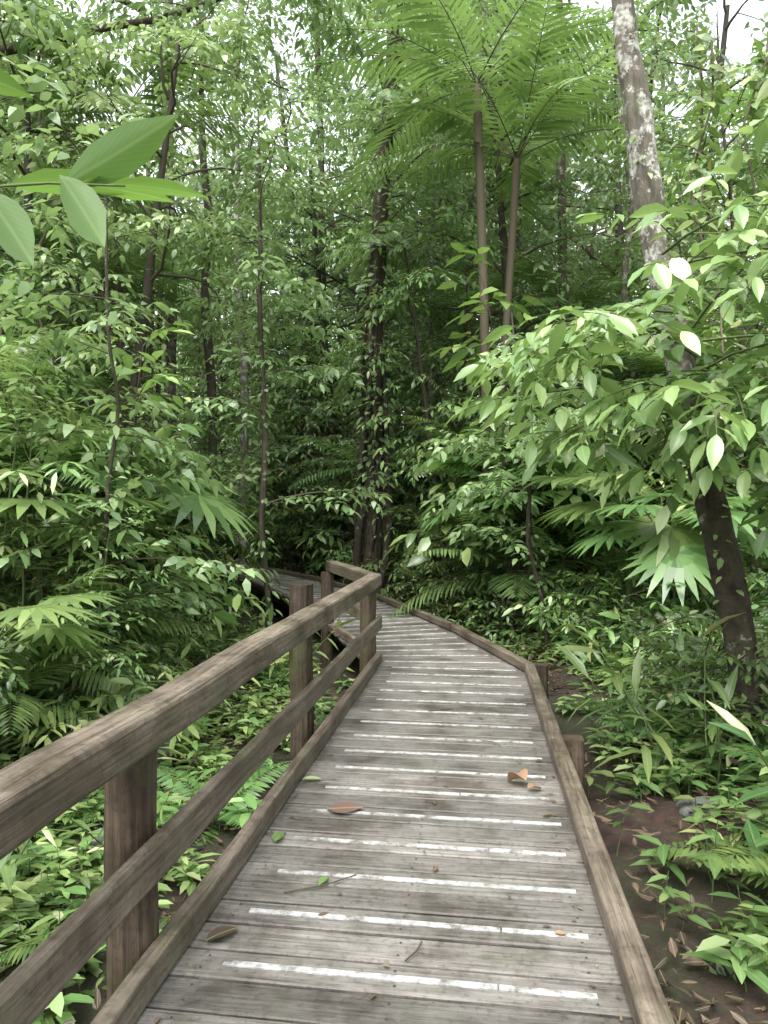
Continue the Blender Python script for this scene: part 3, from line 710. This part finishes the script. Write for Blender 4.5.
scatter('understory_saplings',['sapA','sapB','sapC','sapD','sapE'],20,(1.8,8),(6.0,14),.9,.8,1.2)
scatter('understory_saplings',['sapA','sapB','sapD','sapE'],22,(-3,3),(9.5,17),1.0,.8,1.3)
scatter('understory_saplings',['sapB','sapC','sapE'],22,(-8,8),(13,20),1.2,1.0,1.5)
scatter('understory_saplings',['sapA','sapC'],20,(-10,-1),(18.5,26),.8,1.2,1.8,False)
scatter('palm_fronds',['palmA','palmB'],26,(-9,-3.0),(4.5,14),1.2,.7,1.1,dmin=5.5)
scatter('palm_fronds',['palmA','palmB'],14,(2.5,9),(7,15),1.3,.7,1.1)
scatter('palm_fronds',['palmA','palmB'],22,(-6,6),(10,20),1.4,.9,1.3)
scatter('palm_fronds',['palmC'],9,(-10,8),(11,18),1.2,.9,1.4)
scatter('climbing_vines',['vinA'],22,(-9,7),(8,17),1.0,.8,1.6)
scatter('forest_canopy',['treeC','treeA'],12,(-12,-4.5),(8.5,16),2.0,.7,1.05)
scatter('forest_canopy',['treeC','treeA'],8,(3.5,10),(9,16),2.0,.7,1.05)
scatter('forest_canopy',['treeA','treeB','treeC'],8,(-3,4),(13,20),1.6,.7,1.05)
scatter('forest_canopy',['treeA','treeB','treeC'],6,(-10,-2),(18,24),1.0,.8,1.1,False)
scatter('forest_canopy',['treeA','treeB','treeC'],20,(-20,12),(17,26),1.0,.8,1.3)
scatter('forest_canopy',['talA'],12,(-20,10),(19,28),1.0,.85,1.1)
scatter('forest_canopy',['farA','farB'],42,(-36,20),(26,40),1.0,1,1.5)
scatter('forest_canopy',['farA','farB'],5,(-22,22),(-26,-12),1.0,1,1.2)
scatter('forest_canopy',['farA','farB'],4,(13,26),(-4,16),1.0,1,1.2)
tot=0
for k,(mb,ml) in groups.items():
    me=mb.mesh(k,ml); tot+=len(me.polygons); obj(k,me)
print('veg polys',tot,'t',time.time()-T0)

# ---------------------------------------------------------------- fallen leaves, rocks
def fallen(x,y,L,W,ang,col,rnd,curl=.1,fold=.2):
    m2=MB(); m2.leaf((-L/2*math.cos(ang),-L/2*math.sin(ang),0),(math.cos(ang),math.sin(ang),.04),(0,0,1),L,W,0,2,curl,fold,rnd)
    obj('fallen_leaf',m2.mesh('fallen_leaf',[col]),None,(x,y,.012+max(0,curl)*L*.6))
M_red=leaf_mat('leaf_fallen_red',[(0,(.09,.042,.034)),(1,(.12,.058,.044))],tf=.05,rough=.6,trans=(.2,.1,.04))
M_orange=leaf_mat('leaf_fallen_orange',[(0,(.2,.11,.055)),(1,(.26,.15,.08))],tf=.1,rough=.6,trans=(.3,.14,.05))
fallen(-.667,3.43,.18,.13,.2,M_red,.6,.02,.05); fallen(.173,3.87,.15,.1,2.2,M_orange,.95,.45,.9); fallen(.26,3.8,.09,.06,.6,M_orange,.2,.3,.5); fallen(-.915,3.78,.11,.05,.3,M_leafB,.96,.1)
fallen(-.9,3.09,.12,.05,1.6,M_leaf,.7,.1); fallen(-.62,2.75,.09,.03,1.4,M_leafB,.3,.1); fallen(-.88,2.35,.13,.06,.9,M_dead,.3,.1)
fallen(.257,2.515,.04,.025,0,M_orange,.97,.1); fallen(.3,3.5,.06,.03,.5,M_dead,.9,.1)
deb=MB()
for i in range(110):
    y=R.uniform(1.8,9); L=R.uniform(.012,.05); a=R.random()*6.28; e=R.random()<.5
    x=(R.choice((-.93,.38))+g(.05)) if e else R.uniform(-.93,.38)
    deb.leaf((max(-.95,min(.4,x)) - max(0,(y-6.6)*.45),y,.01),(math.cos(a),math.sin(a),.05),(g(.1),g(.1),1),L,L*R.uniform(.3,.6),R.choice((0,)*9+(1,)),1,.1,.2,R.uniform(.3,.97))
obj('leaf_debris',deb.mesh('leaf_debris',[M_dead,M_leafB]))
tg=MB()
for (x,y,a,l) in ((-.25,2.3,1.0,.12),(-.75,2.65,.4,.3),(.1,4.5,2.3,.15),(-.4,5.2,.3,.2)):
    tube(tg,[(x,y,.009),(x+math.cos(a)*l*.5,y+math.sin(a)*l*.5,.014),(x+math.cos(a+.2)*l,y+math.sin(a+.2)*l,.009)],[.003,.003,.002],6,0)
obj('fallen_twigs',tg.mesh('fallen_twigs',[M_twig]))
m,nt,nd,ln=newmat('rock_grey'); ob=nd.new('ShaderNodeTexCoord').outputs['Object']; n1=noise_tex(nd,ln,ob,6,8,.7); r1=ramp(nd,[(.35,(.04,.045,.035)),(.6,(.12,.125,.11)),(.75,(.07,.1,.04))]); ln.new(n1.outputs[0],r1.inputs[0])
bs=nd.new('ShaderNodeBsdfPrincipled'); bs.inputs['Roughness'].default_value=.8; ln.new(r1.outputs[0],bs.inputs['Base Color']); bp=nd.new('ShaderNodeBump'); bp.inputs['Distance'].default_value=.03; ln.new(n1.outputs[0],bp.inputs['Height']); ln.new(bp.outputs[0],bs.inputs['Normal'])
o=nd.new('ShaderNodeOutputMaterial'); ln.new(bs.outputs[0],o.inputs[0]); M_rock=m
def rock(x,y,s,z=0):
    bm=bmesh.new(); bmesh.ops.create_icosphere(bm,subdivisions=4,radius=1)
    sd=R.random()*50
    for v in bm.verts:
        n=v.co.normalized(); v.co=n*(1+.35*noise.noise(n*1.1+V(sd,0,0))+.1*noise.noise(n*3+V(sd,0,0))); v.co.x*=s[0]; v.co.y*=s[1]; v.co.z*=s[2]
    me=bpy.data.meshes.new('rock'); bm.to_mesh(me); bm.free(); me.materials.append(M_rock)
    for p in me.polygons: p.use_smooth=True
    obj('rock',me,None,(x,y,gz(x,y)+z),(0,0,R.random()*6))
rock(.76,2.12,(.15,.17,.15),.03); rock(-2.6,4.9,(.35,.3,.3),.05); rock(-2.0,3.6,(.15,.2,.1)); rock(1.2,4.3,(.12,.1,.08)); rock(-2.9,7.6,(.3,.3,.2))

# ---------------------------------------------------------------- light, world, camera
w=bpy.data.worlds.new('World'); sc.world=w; w.use_nodes=True; nt=w.node_tree; nd=nt.nodes; ln=nt.links
for n in list(nd): nd.remove(n)
sky=nd.new('ShaderNodeTexSky'); sky.sky_type='NISHITA'; sky.sun_disc=False; sky.sun_elevation=math.radians(62); sky.sun_rotation=math.radians(200)
sky.air_density=1.2; sky.dust_density=4
hs=nd.new('ShaderNodeHueSaturation'); hs.inputs['Saturation'].default_value=.25; hs.inputs['Value'].default_value=4.1; ln.new(sky.outputs[0],hs.inputs['Color'])
bg=nd.new('ShaderNodeBackground'); bg.inputs[1].default_value=.15; ln.new(hs.outputs[0],bg.inputs[0])
o=nd.new('ShaderNodeOutputWorld'); ln.new(bg.outputs[0],o.inputs[0])
sl=bpy.data.lights.new('sun','SUN'); sl.energy=1.5; sl.angle=math.radians(30); sl.color=(1,.97,.92)
so=obj('sun',sl)
az=math.radians(200); el=math.radians(62)
dv=V(math.sin(az)*math.cos(el),math.cos(az)*math.cos(el),math.sin(el))
so.rotation_euler=dv.to_track_quat('Z','Y').to_euler()
cd=bpy.data.cameras.new('camera'); cd.sensor_fit='VERTICAL'; cd.sensor_height=36; cd.lens=720/1024*36; cd.clip_end=600; cd.clip_start=.05
co=obj('camera',cd,None,(0,0,1.45),(math.radians(90),0,math.radians(7.9))); sc.camera=co
sc.view_settings.view_transform='Standard'; sc.view_settings.look='None'; sc.view_settings.exposure=0
